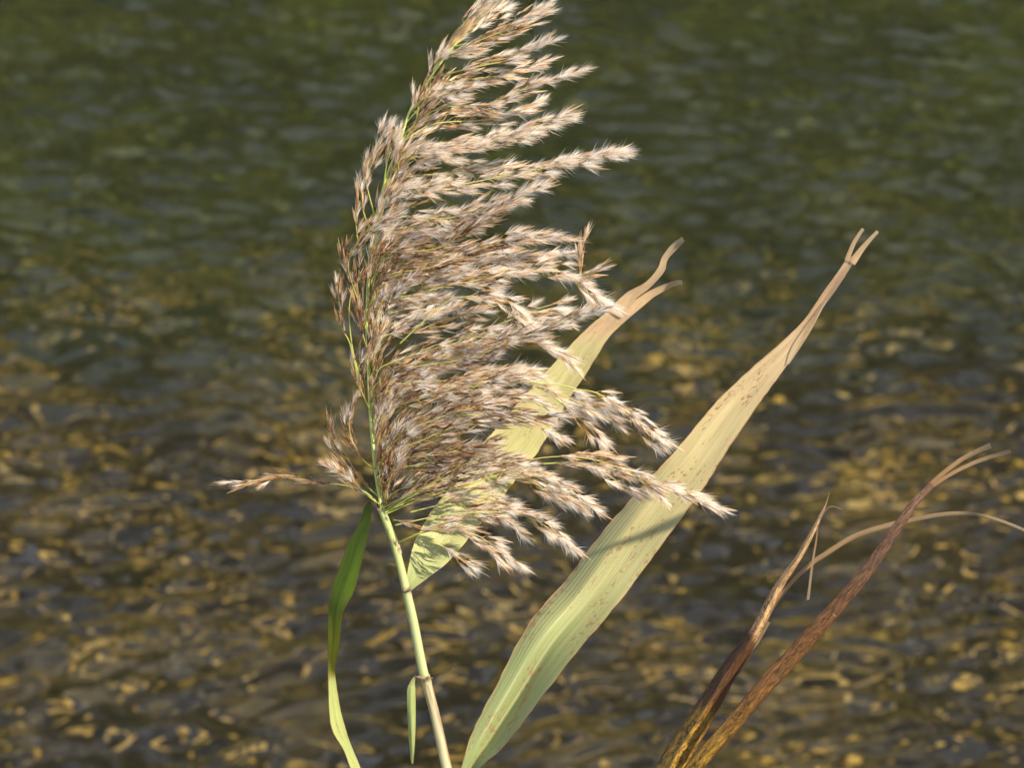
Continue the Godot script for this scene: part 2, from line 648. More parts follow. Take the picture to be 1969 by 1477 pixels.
# a narrow strip or fibre along px = [[x, y, depth cm], ...], half width in px at both ends
func strip(px: Array, w0: float, w1: float, wm: float, turn := 0.0) -> Array:
	var rows := []
	for k in px.size():
		var p0: Array = px[maxi(k - 1, 0)]
		var p1: Array = px[mini(k + 1, px.size() - 1)]
		var d := Vector2(p1[0] - p0[0], p1[1] - p0[1]).normalized()
		var f := float(k) / (px.size() - 1)
		var w := lerpf(w0, w1, f) + (wm - 0.5 * (w0 + w1)) * sin(PI * f)
		var n := Vector2(d.y, -d.x) * w
		rows.append([px[k][0] + n.x, px[k][1] + n.y, px[k][0] - n.x, px[k][1] - n.y, px[k][2] + turn, px[k][2] + 0.06 * w * 0.3, px[k][2] - turn])
	return rows

func pixels(px: Array, origin: Vector3) -> Array:
	var out := []
	for q in px:
		out.append(at(q[0], q[1], q[2] * 0.01) - origin)
	return out

func build_reed() -> void:
	fibre = mat("plume_fibre", 0.6, 1.0, 0.25)
	green_fibre = mat("plume_twig", 0.55, 0.25, 0.3)
	vein_tex = vein_texture()
	var foot := at(880, 1560, 0)
	foot = Vector3(foot.x + 0.10, -0.60, foot.z + 0.05)
	var reed := thing("flowering_reed", "tall green reed with a feathery tan plume swept to the right", "reed", foot)

	# the stem: green under the plume, in a pale straw sheath farther down
	var sm := mat("stem", 0.42, 0.0, 0.5)
	var nz := noise(61, 1.0, 2)
	var upper := even(pixels([[733, 978, 0], [743, 1003, 0], [755, 1035, 0], [763, 1062, 0], [773, 1100, 0], [782, 1138, 0], [795, 1195, 0], [812, 1283, 0], [820, 1312, 0], [834, 1365, 0], [846, 1417, 0], [859, 1477, 0], [880, 1560, 0]], reed.position), 150)
	var lower := even([upper[-1], Vector3(0.02, 1.4, 0.0), Vector3(0.005, 0.7, 0.0), Vector3.ZERO], 60)
	var st := Acc.new()
	tube(st, upper + lower.slice(1), 0.0022, 0.0027, 14, func(f, n):
		var k: float = 0.5 + 0.5 * nz.get_noise_2d(n.x * 2.0, f * 4.0 + n.z)
		return Color(0.23, 0.30, 0.09).lerp(Color(0.32, 0.34, 0.14), k).lerp(Color(0.44, 0.38, 0.20), smoothstep(0.1, 0.3, f)))
	part("stem", st.mesh(sm), reed)
	var straw := func(f, n):
		var k: float = 0.5 + 0.5 * nz.get_noise_2d(n.x * 3.0 + n.z, f * 1.5)
		return Color(0.33, 0.33, 0.17).lerp(Color(0.24, 0.30, 0.11), k)
	var brown := func(f, n):
		var k: float = 0.5 + 0.5 * nz.get_noise_2d(n.x * 3.0 + n.z, f * 1.5 + 5.0)
		return Color(0.34, 0.31, 0.18).lerp(Color(0.20, 0.14, 0.08), smoothstep(0.45, 0.75, k))
	var sh := Acc.new()
	tube(sh, even(pixels([[782, 1138, 0], [795, 1195, 0], [812, 1283, 0], [820, 1312, 0]], reed.position), 30), 0.0025, 0.0027, 14, straw)
	part("leaf_sheath", sh.mesh(sm), reed)
	sh = Acc.new()
	tube(sh, even(pixels([[819, 1306, 0], [834, 1365, 0], [846, 1417, 0], [859, 1477, 0], [880, 1560, 0]], reed.position), 40), 0.0027, 0.0030, 14, brown)
	part("leaf_sheath", sh.mesh(sm), reed)
	for q in [[764, 1056, 7.0], [782, 1137, 8.5], [819, 1307, 10.0]]:
		var nd := Acc.new()
		var c := pixels([[q[0] - 2.2, q[1] - 9, 0], [q[0] - 1, q[1] - 3, 0], [q[0] + 1, q[1] + 3, 0], [q[0] + 2.2, q[1] + 9, 0]], reed.position)
		var r: float = 0.00027 * q[2]
		tube(nd, even(c, 8), r + 0.0001, r + 0.0002, 12, func(f, _n): return Color(0.28, 0.25, 0.12).lerp(Color(0.13, 0.09, 0.05), pow(sin(PI * f), 8.0)))
		part("stem_node", nd.mesh(sm), reed)
	# dry shreds of the ligules, where a leaf leaves the stem
	for q in [[818, 1306, 797, 1300], [818, 1308, 826, 1302], [783, 1138, 792, 1132], [735, 985, 716, 968], [762, 1050, 757, 1040]]:
		var lig := Acc.new()
		for k in 7:
			var e := pixels([[q[0], q[1], 0.4], [lerpf(q[0], q[2], 0.6) + rng.randfn(0, 1.5), lerpf(q[1], q[3], 0.6) + rng.randfn(0, 1.5), 0.5], [q[2] + rng.randfn(0, 4), q[3] + rng.randfn(0, 4), 0.5 + rng.randfn(0, 0.2)]], reed.position)
			tube(lig, e, 0.00035, 0.00012, 4, func(_f, _n): return Color(0.22, 0.16, 0.10))
		part("ligule", lig.mesh(green_fibre), reed)

	# the leaf behind the plume: yellow green, its torn end split in two
	var straw_leaf := leaf_mat("yellow_leaf", leaf_texture(70, [[0.0, Color(0.48, 0.53, 0.34)], [0.35, Color(0.61, 0.61, 0.41)], [0.76, Color(0.64, 0.62, 0.45)], [0.86, Color(0.70, 0.60, 0.47)], [1.0, Color(0.70, 0.61, 0.49)]], 0.12, 0.04, Color(0.70, 0.62, 0.40), 0.03, Color(0.45, 0.36, 0.24)), 0.45)
	part("leaf", blade([[781, 1122, 789, 1136, 0.2, 0.1, 0.2], [786, 1088, 822, 1112, -0.6, -1.1, -0.8], [798, 1042, 868, 1074, -1.6, -2.2, -1.8], [832, 980, 930, 1000, -3.0, -3.5, -3.2], [885, 915, 986, 930, -4.0, -4.4, -4.2], [942, 839, 1040, 860, -4.5, -4.9, -4.7], [1011, 758, 1092, 772, -4.6, -5.0, -4.8], [1064, 700, 1137, 702, -4.6, -5.0, -4.7], [1107, 653, 1166, 655, -4.5, -4.8, -4.6], [1142, 620, 1192, 627, -4.4, -4.6, -4.5], [1172, 596, 1213, 608, -4.3, -4.4, -4.3]], reed.position, straw_leaf), reed)
	var tip_tex := leaf_texture(74, [[0.0, Color(0.68, 0.59, 0.46)], [0.7, Color(0.69, 0.61, 0.49)], [1.0, Color(0.66, 0.63, 0.54)]], -0.1, 0.05, Color(0.7, 0.55, 0.4), 0.1, Color(0.5, 0.4, 0.3))
	var tip_mat := leaf_mat("torn_leaf_end", tip_tex, 0.45)
	part("leaf_shred", blade([[1168, 599, 1196, 612, -4.3, -4.3, -4.3], [1203, 564, 1222, 576, -4.2, -4.3, -4.2], [1239, 544, 1247, 556, -4.1, -4.2, -4.1], [1263, 518, 1276, 524, -4.0, -4.1, -4.0], [1273, 494, 1284, 499, -3.9, -4.0, -4.0], [1291, 470, 1302, 479, -3.6, -3.8, -3.7], [1311, 455, 1316, 464, -3.2, -3.3, -3.2]], reed.position, tip_mat, 6, 50), reed)
	part("leaf_shred", blade([[1190, 606, 1212, 609, -4.4, -4.4, -4.4], [1218, 580, 1234, 591, -4.5, -4.6, -4.5], [1247, 560, 1258, 571, -4.6, -4.7, -4.6], [1281, 545, 1285, 556, -4.5, -4.6, -4.5], [1302, 539, 1302, 549, -4.0, -4.1, -4.1], [1311, 539, 1312, 547, -3.6, -3.7, -3.6]], reed.position, tip_mat, 6, 40), reed)

	# the long leaf on the right, spotted with brown and folded along its midrib near the base
	var long_leaf := leaf_mat("spotted_leaf", leaf_texture(80, [[0.0, Color(0.43, 0.49, 0.31)], [0.22, Color(0.46, 0.50, 0.33)], [0.42, Color(0.55, 0.54, 0.38)], [0.60, Color(0.64, 0.60, 0.45)], [0.76, Color(0.70, 0.62, 0.49)], [0.88, Color(0.64, 0.54, 0.43)], [1.0, Color(0.66, 0.57, 0.46)]], 0.26, 0.06, Color(0.62, 0.49, 0.35), 0.04, Color(0.46, 0.33, 0.24)), 0.45)
	part("leaf", blade([[868, 1535, 884, 1545, 0.5, 0.2, 0.4], [890, 1474, 922, 1479, -0.6, -1.8, -0.2], [909, 1419, 968, 1436, -2, -4, -1.4], [960, 1325, 1024, 1364, -3.6, -6, -3], [1018, 1217, 1102, 1262, -5.6, -7.4, -5.2], [1086, 1136, 1175, 1176, -7.6, -8.6, -7.4], [1156, 1041, 1234, 1100, -8.8, -9.4, -8.8], [1208, 976, 1292, 1020, -9.2, -9.7, -9.2], [1257, 914, 1352, 938, -9.4, -10, -9.5], [1317, 845, 1400, 862, -9.6, -10.2, -9.7], [1371, 779, 1449, 790, -9.6, -10.2, -9.8], [1438, 714, 1489, 735, -9.5, -10, -9.7], [1506, 654, 1537, 668, -9.3, -9.7, -9.6], [1547, 613, 1572, 606, -9.1, -9.4, -9.2], [1584, 559, 1601, 566, -8.9, -9.1, -8.9], [1611, 522, 1625, 530, -8.7, -8.8, -8.7], [1629, 494, 1648, 492, -8.6, -8.7, -8.6]], reed.position, long_leaf, 20, 150, 0.022), reed)
	part("leaf_shred", blade(strip([[1627, 502, -8.6], [1640, 470, -8.5], [1652, 450, -8.4], [1659, 440, -8.3]], 4.5, 3.2, 3.8), reed.position, tip_mat, 4, 20), reed)
	part("leaf_shred", blade(strip([[1637, 506, -8.65], [1655, 481, -8.6], [1672, 461, -8.5], [1687, 445, -8.4]], 7.5, 3.2, 4.6), reed.position, tip_mat, 4, 20), reed)
	part("leaf_fibre", blade(strip([[1516, 700, -9.5], [1545, 655, -9], [1565, 621, -8.9], [1589, 576, -8.9]], 1.2, 0.8, 1.6), reed.position, tip_mat, 2, 20), reed)

	# the dark leaf hanging left, twisted once; upper part has plume shade painted in
	var hang := leaf_mat("hanging_leaf", leaf_texture(90, [[0.0, Color(0.24, 0.29, 0.08)], [0.12, Color(0.30, 0.38, 0.09)], [0.33, Color(0.38, 0.48, 0.08)], [0.40, Color(0.30, 0.36, 0.09)], [0.46, Color(0.44, 0.46, 0.10)], [0.54, Color(0.48, 0.46, 0.11)], [0.58, Color(0.66, 0.69, 0.42)], [1.0, Color(0.66, 0.70, 0.44)]], 0.0, 0.15, Color(0.42, 0.28, 0.15), 0.06, Color(0.30, 0.20, 0.10)), 0.9)
	part("leaf", blade([[722, 958, 728, 966, 0.1, 0.2, 0.2], [702, 974, 716, 980, -0.5, -0.2, 0.1], [690, 1008, 712, 1014, -0.8, -0.1, 0.4], [671, 1041, 703, 1052, -0.9, 0.1, 0.6], [652, 1095, 690, 1105, -0.8, 0.3, 0.7], [640, 1124, 680, 1140, -0.7, 0.3, 0.7], [632, 1170, 661, 1177, -0.5, 0.3, 0.6], [631, 1230, 653, 1240, -0.3, 0.2, 0.5], [631, 1285, 645, 1285, 0.0, 0.1, 0.3], [632, 1325, 647, 1312, 0.4, 0.1, -0.1], [633, 1365, 655, 1362, 0.8, 0.2, -0.5], [639, 1404, 666, 1404, 1.0, 0.3, -0.7], [661, 1443, 674, 1428, 0.7, 0.2, -0.3], [674, 1477, 694, 1477, 0.6, 0.2, -0.4], [697, 1530, 712, 1526, 0.4, 0.1, -0.3], [720, 1580, 722, 1580, 0.0, 0.0, 0.0]], reed.position, hang, 10, 110), reed)
	# the short pale leaf beside the lowest node
	var pale := leaf_mat("pale_leaf", leaf_texture(95, [[0.0, Color(0.52, 0.52, 0.34)], [0.3, Color(0.54, 0.59, 0.36)], [1.0, Color(0.52, 0.58, 0.35)]], -0.05, 0.06, Color(0.55, 0.5, 0.3), 0.05, Color(0.4, 0.33, 0.2)), 0.5)
	part("leaf", blade([[795, 1302, 799, 1304, 0.5, 0.5, 0.4], [788, 1314, 798, 1315, 0.6, 0.7, 0.3], [783, 1330, 799, 1328, 0.7, 0.9, 0.3], [784, 1384, 799.5, 1384, 0.7, 1.0, 0.4], [787, 1430, 798, 1430, 0.6, 0.9, 0.5], [790, 1462, 796, 1455, 0.5, 0.6, 0.5], [793, 1470, 795, 1468, 0.5, 0.5, 0.5]], reed.position, pale, 6, 40), reed)

	# the plume's axis
	var ax := Acc.new()
	var axis := [[735, 985, 0], [722, 900, 0], [713, 800, 0], [708, 690, 0], [706, 600, 0], [709, 530, 0], [718, 445, 0], [739, 355, 0], [772, 265, 0], [790, 210, 0], [832, 143, 0], [890, 66, 0], [945, 12, 0], [990, -30, 0]]
	tube(ax, even(pixels(axis, reed.position), 80), 0.0011, 0.0004, 8, func(f, _n): return Color(0.40, 0.46, 0.15).lerp(Color(0.36, 0.40, 0.09), f))
	part("plume_axis", ax.mesh(sm), reed)
	build_branches(reed)

func build_branches(reed: Node3D) -> void:
	# each branch: its course, share of bare stalk, half width in mm, tone, fluff, spikelets that stand out
	branch(reed, [[845,110,0.0], [880,60,0.5], [930,0,0.8], [960,-30,1.0]], 0.1, 3.5, 1.8, 0.9, 2)
	branch(reed, [[870,90,0.0], [930,75,0.9], [991,46,1.5], [1061,2,2.0]], 0.15, 4.5, 1.8, 1.2, 6)
	branch(reed, [[860,105,0.0], [940,80,0.0], [1000,50,0.0], [1058,23,0.0]], 0.3, 3.5, 1.9, 1, 5)
	branch(reed, [[860,105,0.0], [900,60,-0.9], [935,38,-1.5], [975,15,-2.0]], 0.15, 5, 1.8, 2, 4)
	branch(reed, [[890,70,0.0], [930,25,0.5], [960,-5,0.8], [985,-30,1.0]], 0.1, 5, 1.9, 1.3, 3)
	branch(reed, [[830,150,0.0], [910,130,0.6], [1000,110,0.9], [1035,90,1.2], [1073,75,1.5]], 0.2, 5, 1.8, 2, 7)
	branch(reed, [[782,235,0.0], [826,188,0.3], [871,157,-0.7], [978,143,-1.1], [1061,114,-1.5]], 0.09, 4, 1.8, 1.1, 6)
	branch(reed, [[764,288,0.0], [811,229,0.3], [852,207,0.8], [938,200,1.3], [992,176,1.7], [1045,158,2.1], [1121,134,2.5]], 0.09, 4.5, 1.8, 1.1, 8)
	branch(reed, [[766,281,0.0], [794,259,0.3], [841,237,-0.8], [948,229,-1.2], [1018,206,-1.6], [1040,188,-2.0]], 0.068, 5.5, 1.6, 1.4, 6)
	branch(reed, [[740,351,0.0], [783,296,0.3], [822,282,0.3], [899,280,0.5], [965,262,0.6], [1015,246,0.8], [1061,234,0.9], [1100,222,1.0]], 0.068, 5.5, 1.7, 1.6, 8)
	branch(reed, [[737,364,0.0], [766,320,0.3], [820,297,1.1], [900,292,1.8], [970,270,2.5], [1038,259,3.0]], 0.068, 6, 1.7, 1.5, 6)
	branch(reed, [[721,433,0.0], [739,382,0.3], [776,364,0.2], [865,358,0.4], [932,346,0.5], [1015,328,0.6], [1055,323,0.7], [1104,314,0.8], [1164,301,0.9], [1207,299,1.0]], 0.09, 6, 1.5, 1.8, 9)
	branch(reed, [[716,466,0.0], [738,433,0.3], [774,417,1.0], [860,420,1.6], [930,398,2.1], [998,375,2.6], [1050,352,3.0]], 0.068, 6, 1.3, 1.8, 6)
	branch(reed, [[709,531,0.0], [727,496,0.3], [764,487,1.5], [849,475,2.4], [899,436,3.1], [965,396,3.8], [1005,365,4.5]], 0.11, 4.5, 0.4, 0.3, 6)
	branch(reed, [[709,530,0.0], [717,475,0.3], [763,447,0.0], [860,440,0.0], [935,433,0.0]], 0.068, 6, 1.5, 1.5, 3)
	branch(reed, [[706,600,0.0], [716,537,0.3], [748,512,0.6], [830,500,0.9], [900,480,1.2], [980,460,1.5], [1061,457,1.8], [1108,461,2.0]], 0.14, 5, 1.2, 0.8, 8)
	branch(reed, [[1114,552,0.7], [1117,510,0.9], [1118,480,1.1], [1126,450,1.2]], 0.15, 1.8, 2, 0.4, 9)
	branch(reed, [[707,634,0.0], [721,568,0.3], [754,532,0.0], [850,520,0.0], [930,505,0.0], [1000,497,0.0], [1050,492,0.0], [1100,486,0.0]], 0.14, 5, 1.5, 1.3, 8)
	branch(reed, [[706,618,0.0], [719,557,0.3], [755,527,1.5], [832,514,2.4], [899,488,3.1], [965,466,3.8], [1010,450,4.5]], 0.16, 4.5, 0.4, 0.3, 5)
	branch(reed, [[707,653,0.0], [719,622,0.3], [732,582,0.4], [799,566,0.7], [852,552,0.9], [932,536,1.1], [998,524,1.3], [1058,519,1.5], [1098,537,1.7], [1131,564,1.8], [1184,594,2.0]], 0.068, 6.5, 1.5, 1.6, 10)
	branch(reed, [[1085,532,1.3], [1112,535,1.7], [1138,526,2.0], [1160,516,2.2]], 0.2, 2.5, 2, 0.6, 4)
	branch(reed, [[710,724,0.0], [719,658,0.3], [732,612,-0.4], [800,590,-0.6], [850,580,-0.8], [880,600,-1.0]], 0.14, 6, 1.4, 1.8, 4)
	branch(reed, [[770,660,1.8], [806,626,2.1], [860,580,2.3], [892,571,2.5], [932,572,2.6], [965,588,2.7], [992,610,2.9], [1025,630,3.0]], 0.5, 5.5, 1.6, 1.7, 7)
	branch(reed, [[850,680,1.2], [905,642,1.5], [950,628,1.6], [992,611,1.8], [1040,600,1.9], [1105,608,2.0]], 0.5, 6.5, 1.9, 2.1, 7)
	branch(reed, [[1020,600,1.2], [1040,592,1.6], [1060,586,1.8], [1096,573,2.0]], 0.55, 2, 2, 2, 2)
	branch(reed, [[713,789,0.0], [718,746,0.3], [770,712,1.2], [870,695,1.9], [915,688,2.5], [965,662,3.1], [1015,646,3.6], [1065,626,4.1], [1120,606,4.6], [1165,594,5.0]], 0.16, 4.8, 0.3, 0.8, 7)
	branch(reed, [[710,738,0.0], [719,711,0.3], [740,652,0.3], [812,632,0.5], [860,614,0.7], [905,604,0.9], [945,600,1.0]], 0.09, 6.5, 0.8, 0.75, 4)
	branch(reed, [[711,765,0.0], [721,738,0.3], [732,707,0.9], [790,685,1.4], [840,663,1.8], [900,650,2.3], [960,648,2.6], [1020,652,3.0]], 0.068, 6.5, 1, 0.9, 5)
	branch(reed, [[713,797,0.0], [727,760,0.3], [764,712,0.3], [850,690,0.4], [930,668,0.6], [1000,655,0.7], [1045,663,0.8], [1080,683,0.9], [1105,708,1.0]], 0.068, 6.5, 1.4, 1.7, 8)
	branch(reed, [[714,808,0.0], [721,772,0.3], [756,727,-0.4], [820,715,-0.6], [860,700,-0.8], [900,690,-1.0]], 0.09, 6, 1.4, 1.7, 4)
	branch(reed, [[715,817,0.0], [724,785,0.3], [732,747,1.4], [786,735,2.3], [825,725,3.0]], 0.09, 6, 0.5, 0.8, 3)
	branch(reed, [[712,790,0.0], [693,745,1.4], [690,710,2.3], [702,676,3.0]], 0.2, 5, 0.4, 0.4, 3)
	branch(reed, [[716,834,0.0], [724,805,0.3], [740,757,0.6], [792,735,0.9], [865,732,1.2], [930,728,1.5], [998,717,1.8], [1042,728,2.0]], 0.16, 6.5, 1.8, 1.7, 6)
	branch(reed, [[900,745,0.6], [960,738,0.7], [1028,737,0.8], [1065,752,0.8], [1110,772,0.9], [1150,792,1.0], [1197,826,1.0]], 0.05, 6, 1.6, 1.6, 8)
	branch(reed, [[1020,735,0.9], [1085,742,1.1], [1111,749,1.1], [1145,755,1.2], [1180,775,1.3], [1215,800,1.4], [1250,832,1.4], [1285,852,1.5]], 0.42, 6.5, 1.8, 1.8, 10)
	branch(reed, [[1060,760,0.3], [1098,790,0.4], [1130,820,0.5], [1160,855,0.5]], 0.25, 4, 1.2, 1.6, 5)
	branch(reed, [[721,885,0.0], [724,861,0.3], [742,792,1.3], [800,770,2.1], [865,748,2.8], [935,735,3.4], [985,728,4.0]], 0.09, 5.5, 0.7, 0.5, 5)
	branch(reed, [[722,895,0.0], [726,887,0.3], [750,832,0.3], [812,800,0.5], [875,772,0.6], [940,762,0.8], [1000,765,0.9], [1060,790,1.0]], 0.068, 6.5, 1, 1, 5)
	branch(reed, [[728,939,0.0], [730,913,0.3], [758,842,1.1], [830,810,1.9], [895,788,2.5], [970,792,3.0], [1030,800,3.5], [1080,800,4.0]], 0.11, 5.5, 0.4, 0.5, 5)
	branch(reed, [[880,800,0.9], [950,797,1.1], [1011,807,1.3], [1058,826,1.4], [1092,846,1.5]], 0.1, 4.5, 0.9, 1.6, 5)
	branch(reed, [[730,953,0.0], [739,923,0.3], [759,872,1.0], [816,845,1.6], [870,822,2.1], [940,815,2.6], [990,812,3.0]], 0.09, 6, 0.7, 0.6, 4)
	branch(reed, [[730,954,0.0], [737,943,0.3], [767,887,1.7], [840,875,2.8], [915,860,3.7], [965,842,4.5]], 0.09, 5.5, 0.6, 0.4, 4)
	branch(reed, [[732,968,0.0], [744,963,0.3], [753,907,0.8], [810,893,1.3], [860,880,1.7], [905,868,2.1], [955,852,2.5]], 0.09, 5.5, 0.7, 0.5, 3)
	branch(reed, [[737,985,0.0], [765,965,1.3], [800,945,2.1], [840,925,2.8], [890,908,3.4], [950,890,4.0], [1010,885,4.5]], 0.3, 5, 0.5, 0.4, 4)
	branch(reed, [[740,990,0.0], [790,968,0.5], [840,950,0.8], [890,936,1.0], [950,915,1.2], [1000,905,1.4], [1050,925,1.6], [1100,955,1.8], [1150,985,2.0]], 0.3, 6.5, 1.6, 1.7, 8)
	branch(reed, [[742,985,0.0], [800,950,0.4], [870,920,0.6], [950,900,0.8], [1025,883,1.0], [1080,878,1.2], [1136,883,1.3], [1180,896,1.5], [1219,914,1.6], [1275,936,1.7], [1330,955,1.9], [1386,980,2.0]], 0.52, 4.8, 1.8, 1.3, 13)
	branch(reed, [[1045,892,0.7], [1085,890,0.9], [1122,893,1.0], [1164,912,1.1], [1205,935,1.1], [1238,954,1.2]], 0.1, 4.5, 1.5, 2, 7)
	branch(reed, [[1205,908,1.2], [1232,925,1.6], [1250,938,1.8], [1277,963,2.0]], 0.2, 2.5, 1.8, 1.1, 4)
	branch(reed, [[930,920,0.6], [985,915,0.7], [1020,925,0.8], [1060,950,0.9], [1095,968,0.9], [1125,987,1.0]], 0.1, 6, 1.8, 1.6, 6)
	branch(reed, [[790,985,0.0], [850,970,0.0], [910,958,0.0], [955,965,0.0], [990,970,0.0]], 0.3, 5.5, 1.7, 1.3, 4)
	branch(reed, [[760,1010,0.0], [830,995,0.3], [900,985,0.5], [945,992,0.7], [975,1008,0.9], [1005,1032,1.0]], 0.3, 5.5, 1.5, 1.6, 5)
	branch(reed, [[850,990,1.2], [930,985,1.5], [990,988,1.6], [1035,1003,1.8], [1070,1030,1.9], [1110,1060,2.0]], 0.2, 5, 1.8, 1.6, 7)
	branch(reed, [[765,1045,0.0], [785,1035,0.6], [810,1025,0.9], [868,1016,1.2], [918,1030,1.5], [955,1055,1.8], [1003,1090,2.0]], 0.2, 6, 1.8, 1.4, 8)
	branch(reed, [[820,1040,0.6], [850,1050,0.8], [880,1070,0.9], [912,1092,1.0]], 0.3, 4.5, 1.9, 1.5, 4)
	branch(reed, [[757,1000,0.0], [775,1003,0.6], [792,1012,1.0]], 0.2, 3.5, 0.8, 0.5, 1)
	branch(reed, [[733,972,0.0], [700,945,0.3], [660,933,0.4], [615,928,0.6], [579,920,0.7], [543,913,0.8], [503,923,0.9], [436,928,1.0]], 0.35, 2.4, 0.6, 0.1, 9, 2.6)
	branch(reed, [[730,970,0.0], [700,948,0.9], [665,918,1.5], [630,897,2.0]], 0.25, 3.5, 1.3, 1.2, 4)
	branch(reed, [[728,955,0.0], [695,925,0.4], [660,885,0.6], [643,850,0.8], [637,815,1.0]], 0.15, 4.2, 0.2, 0.2, 4)
	branch(reed, [[722,905,0.0], [695,880,0.8], [675,840,1.2], [672,800,1.6], [680,768,2.0]], 0.25, 3.6, 0.4, 0.2, 3)
	branch(reed, [[688,725,0.0], [678,680,0.6], [671,655,0.9], [658,630,1.2], [654,595,1.5], [648,555,1.8], [644,533,2.0]], 0.45, 2.8, 0.7, 0.2, 4)
	branch(reed, [[690,720,0.0], [678,670,0.3], [672,610,0.5], [675,568,0.7], [690,530,0.9], [688,502,1.0]], 0.8, 2, 1, 0.55, 1)
	branch(reed, [[707,649,0.0], [694,594,0.3], [671,522,1.0], [675,490,1.6], [700,450,2.1], [740,425,2.6], [770,410,3.0]], 0.068, 5, 0.5, 0.7, 4)
	branch(reed, [[716,445,0.0], [700,410,0.4], [697,370,0.6], [700,335,0.8], [703,300,1.0]], 0.3, 3.8, 1.5, 1.3, 5)
	branch(reed, [[722,420,0.0], [705,350,0.8], [715,315,1.2], [728,280,1.6], [752,233,2.0]], 0.35, 4.2, 1.7, 1.4, 5)
	branch(reed, [[738,355,0.0], [745,310,0.5], [757,275,0.8], [766,246,1.0]], 0.3, 3.6, 1.8, 1.2, 3)
	branch(reed, [[690,480,0.0], [685,430,0.6], [684,390,1.0]], 0.5, 1, 1, 0.25, 1)
	branch(reed, [[712,690,0.0], [700,650,0.9], [690,615,1.5], [688,585,2.0]], 0.45, 2.2, 0.6, 0, 2)
	branch(reed, [[722,905,0.0], [728,850,1.4], [738,800,2.3], [752,760,3.0]], 0.1, 5.5, 0.9, 0.8, 0)
	branch(reed, [[731,957,0.0], [737,951,0.3], [741,882,1.9], [760,850,3.0], [785,815,4.0]], 0.045, 5.5, 0.8, 0.5, 0)
	branch(reed, [[736,985,0.0], [742,950,1.6], [752,915,2.6], [768,880,3.5]], 0.05, 4, 0.7, 0.2, 0)
	branch(reed, [[709,712,0.0], [721,654,0.3], [730,592,1.4], [760,560,2.3], [800,525,3.0]], 0.068, 6, 0.8, 0.6, 0)
	branch(reed, [[706,617,0.0], [719,568,0.3], [726,512,0.9], [760,490,1.5], [800,470,2.0]], 0.045, 6, 0.8, 0.6, 0)
	branch(reed, [[715,477,0.0], [727,441,0.3], [743,392,0.9], [790,370,1.5], [840,345,2.0]], 0.045, 6, 1.5, 1.4, 0)
	branch(reed, [[729,398,0.0], [762,342,0.3], [772,302,0.9], [820,295,1.5], [870,285,2.0]], 0.045, 6, 1.7, 1.4, 0)
	branch(reed, [[773,262,0.0], [799,235,0.3], [811,192,0.9], [860,180,1.5], [915,165,2.0]], 0.045, 5.5, 1.7, 1.4, 0)
	branch(reed, [[788,216,0.0], [821,176,0.3], [841,122,0.9], [885,105,1.5], [930,95,2.0]], 0.045, 5, 1.8, 1.4, 0)
	branch(reed, [[722,428,-0.0], [749,369,0.3], [781,341,-1.3], [864,333,-2.2], [934,325,-2.9], [979,316,-3.5]], 0.068, 6.0, 1.6, 1.3, 0, 3.0)
	branch(reed, [[709,540,-0.0], [726,487,0.3], [740,465,-1.2], [786,469,-1.9], [824,454,-2.6], [863,437,-3.2]], 0.068, 6.5, 0.9, 1, 0, 3.0)
	branch(reed, [[706,604,-0.0], [723,565,0.3], [758,527,-0.9], [846,515,-1.4], [921,497,-1.9], [984,484,-2.3]], 0.068, 6.4, 1.1, 1.2, 0, 3.0)
	branch(reed, [[709,716,-0.0], [713,674,0.3], [730,630,-1.5], [784,615,-2.4], [828,599,-3.2], [866,582,-4.0]], 0.068, 5.0, 1.2, 0.8, 0, 3.0)
	branch(reed, [[713,791,-0.0], [726,759,0.3], [784,704,-1.2], [894,688,-1.9], [972,663,-2.6], [1044,648,-3.1]], 0.068, 5.4, 0.7, 0.8, 0, 3.0)
	branch(reed, [[718,855,-0.0], [725,839,0.3], [736,789,-0.6], [778,767,-0.9], [827,753,-1.2], [884,738,-1.5]], 0.068, 5.2, 1.5, 1.4, 0, 3.0)
	branch(reed, [[727,936,-0.0], [729,916,0.3], [756,857,-1.3], [818,826,-2.0], [877,809,-2.7], [937,801,-3.3]], 0.068, 5.9, 0.6, 0.5, 0, 3.0)
	branch(reed, [[735,969,-0.0], [755,950,-0.7], [783,933,-1.2], [814,916,-1.5], [846,907,-1.9]], 0.15, 5.7, 0.3, 0.9, 0, 3.0)

	branch(reed, [[712,500,0.0], [729,462,0.4], [765,442,0.6], [833,425,0.8], [906,409,1.0], [968,392,1.1]], 0.1, 5.2, 1.3, 1.4, 0, 2.3)
	branch(reed, [[709,537,-0.0], [725,496,-0.3], [748,472,-0.5], [795,471,-0.7], [845,451,-0.9], [883,429,-1.0]], 0.1, 6.1, 1.3, 1, 0, 2.3)
	branch(reed, [[707,620,-0.0], [718,582,-1.0], [735,551,-1.6], [775,532,-2.2], [830,513,-2.6], [881,517,-3.1]], 0.1, 6.2, 1.3, 1.4, 0, 2.3)
	branch(reed, [[707,641,-0.0], [720,593,-0.8], [763,558,-1.3], [832,540,-1.7], [919,526,-2.0], [985,516,-2.4]], 0.1, 5.3, 1.8, 1, 0, 2.3)
	branch(reed, [[709,726,0.0], [716,698,0.4], [729,655,0.7], [767,635,0.9], [807,609,1.2], [851,596,1.3]], 0.1, 5.4, 1.8, 1.4, 0, 2.3)
	branch(reed, [[712,779,-0.0], [740,730,-0.4], [829,693,-0.6], [902,667,-0.8], [976,644,-1.0], [1055,620,-1.2]], 0.1, 6.4, 1.7, 1, 0, 2.3)
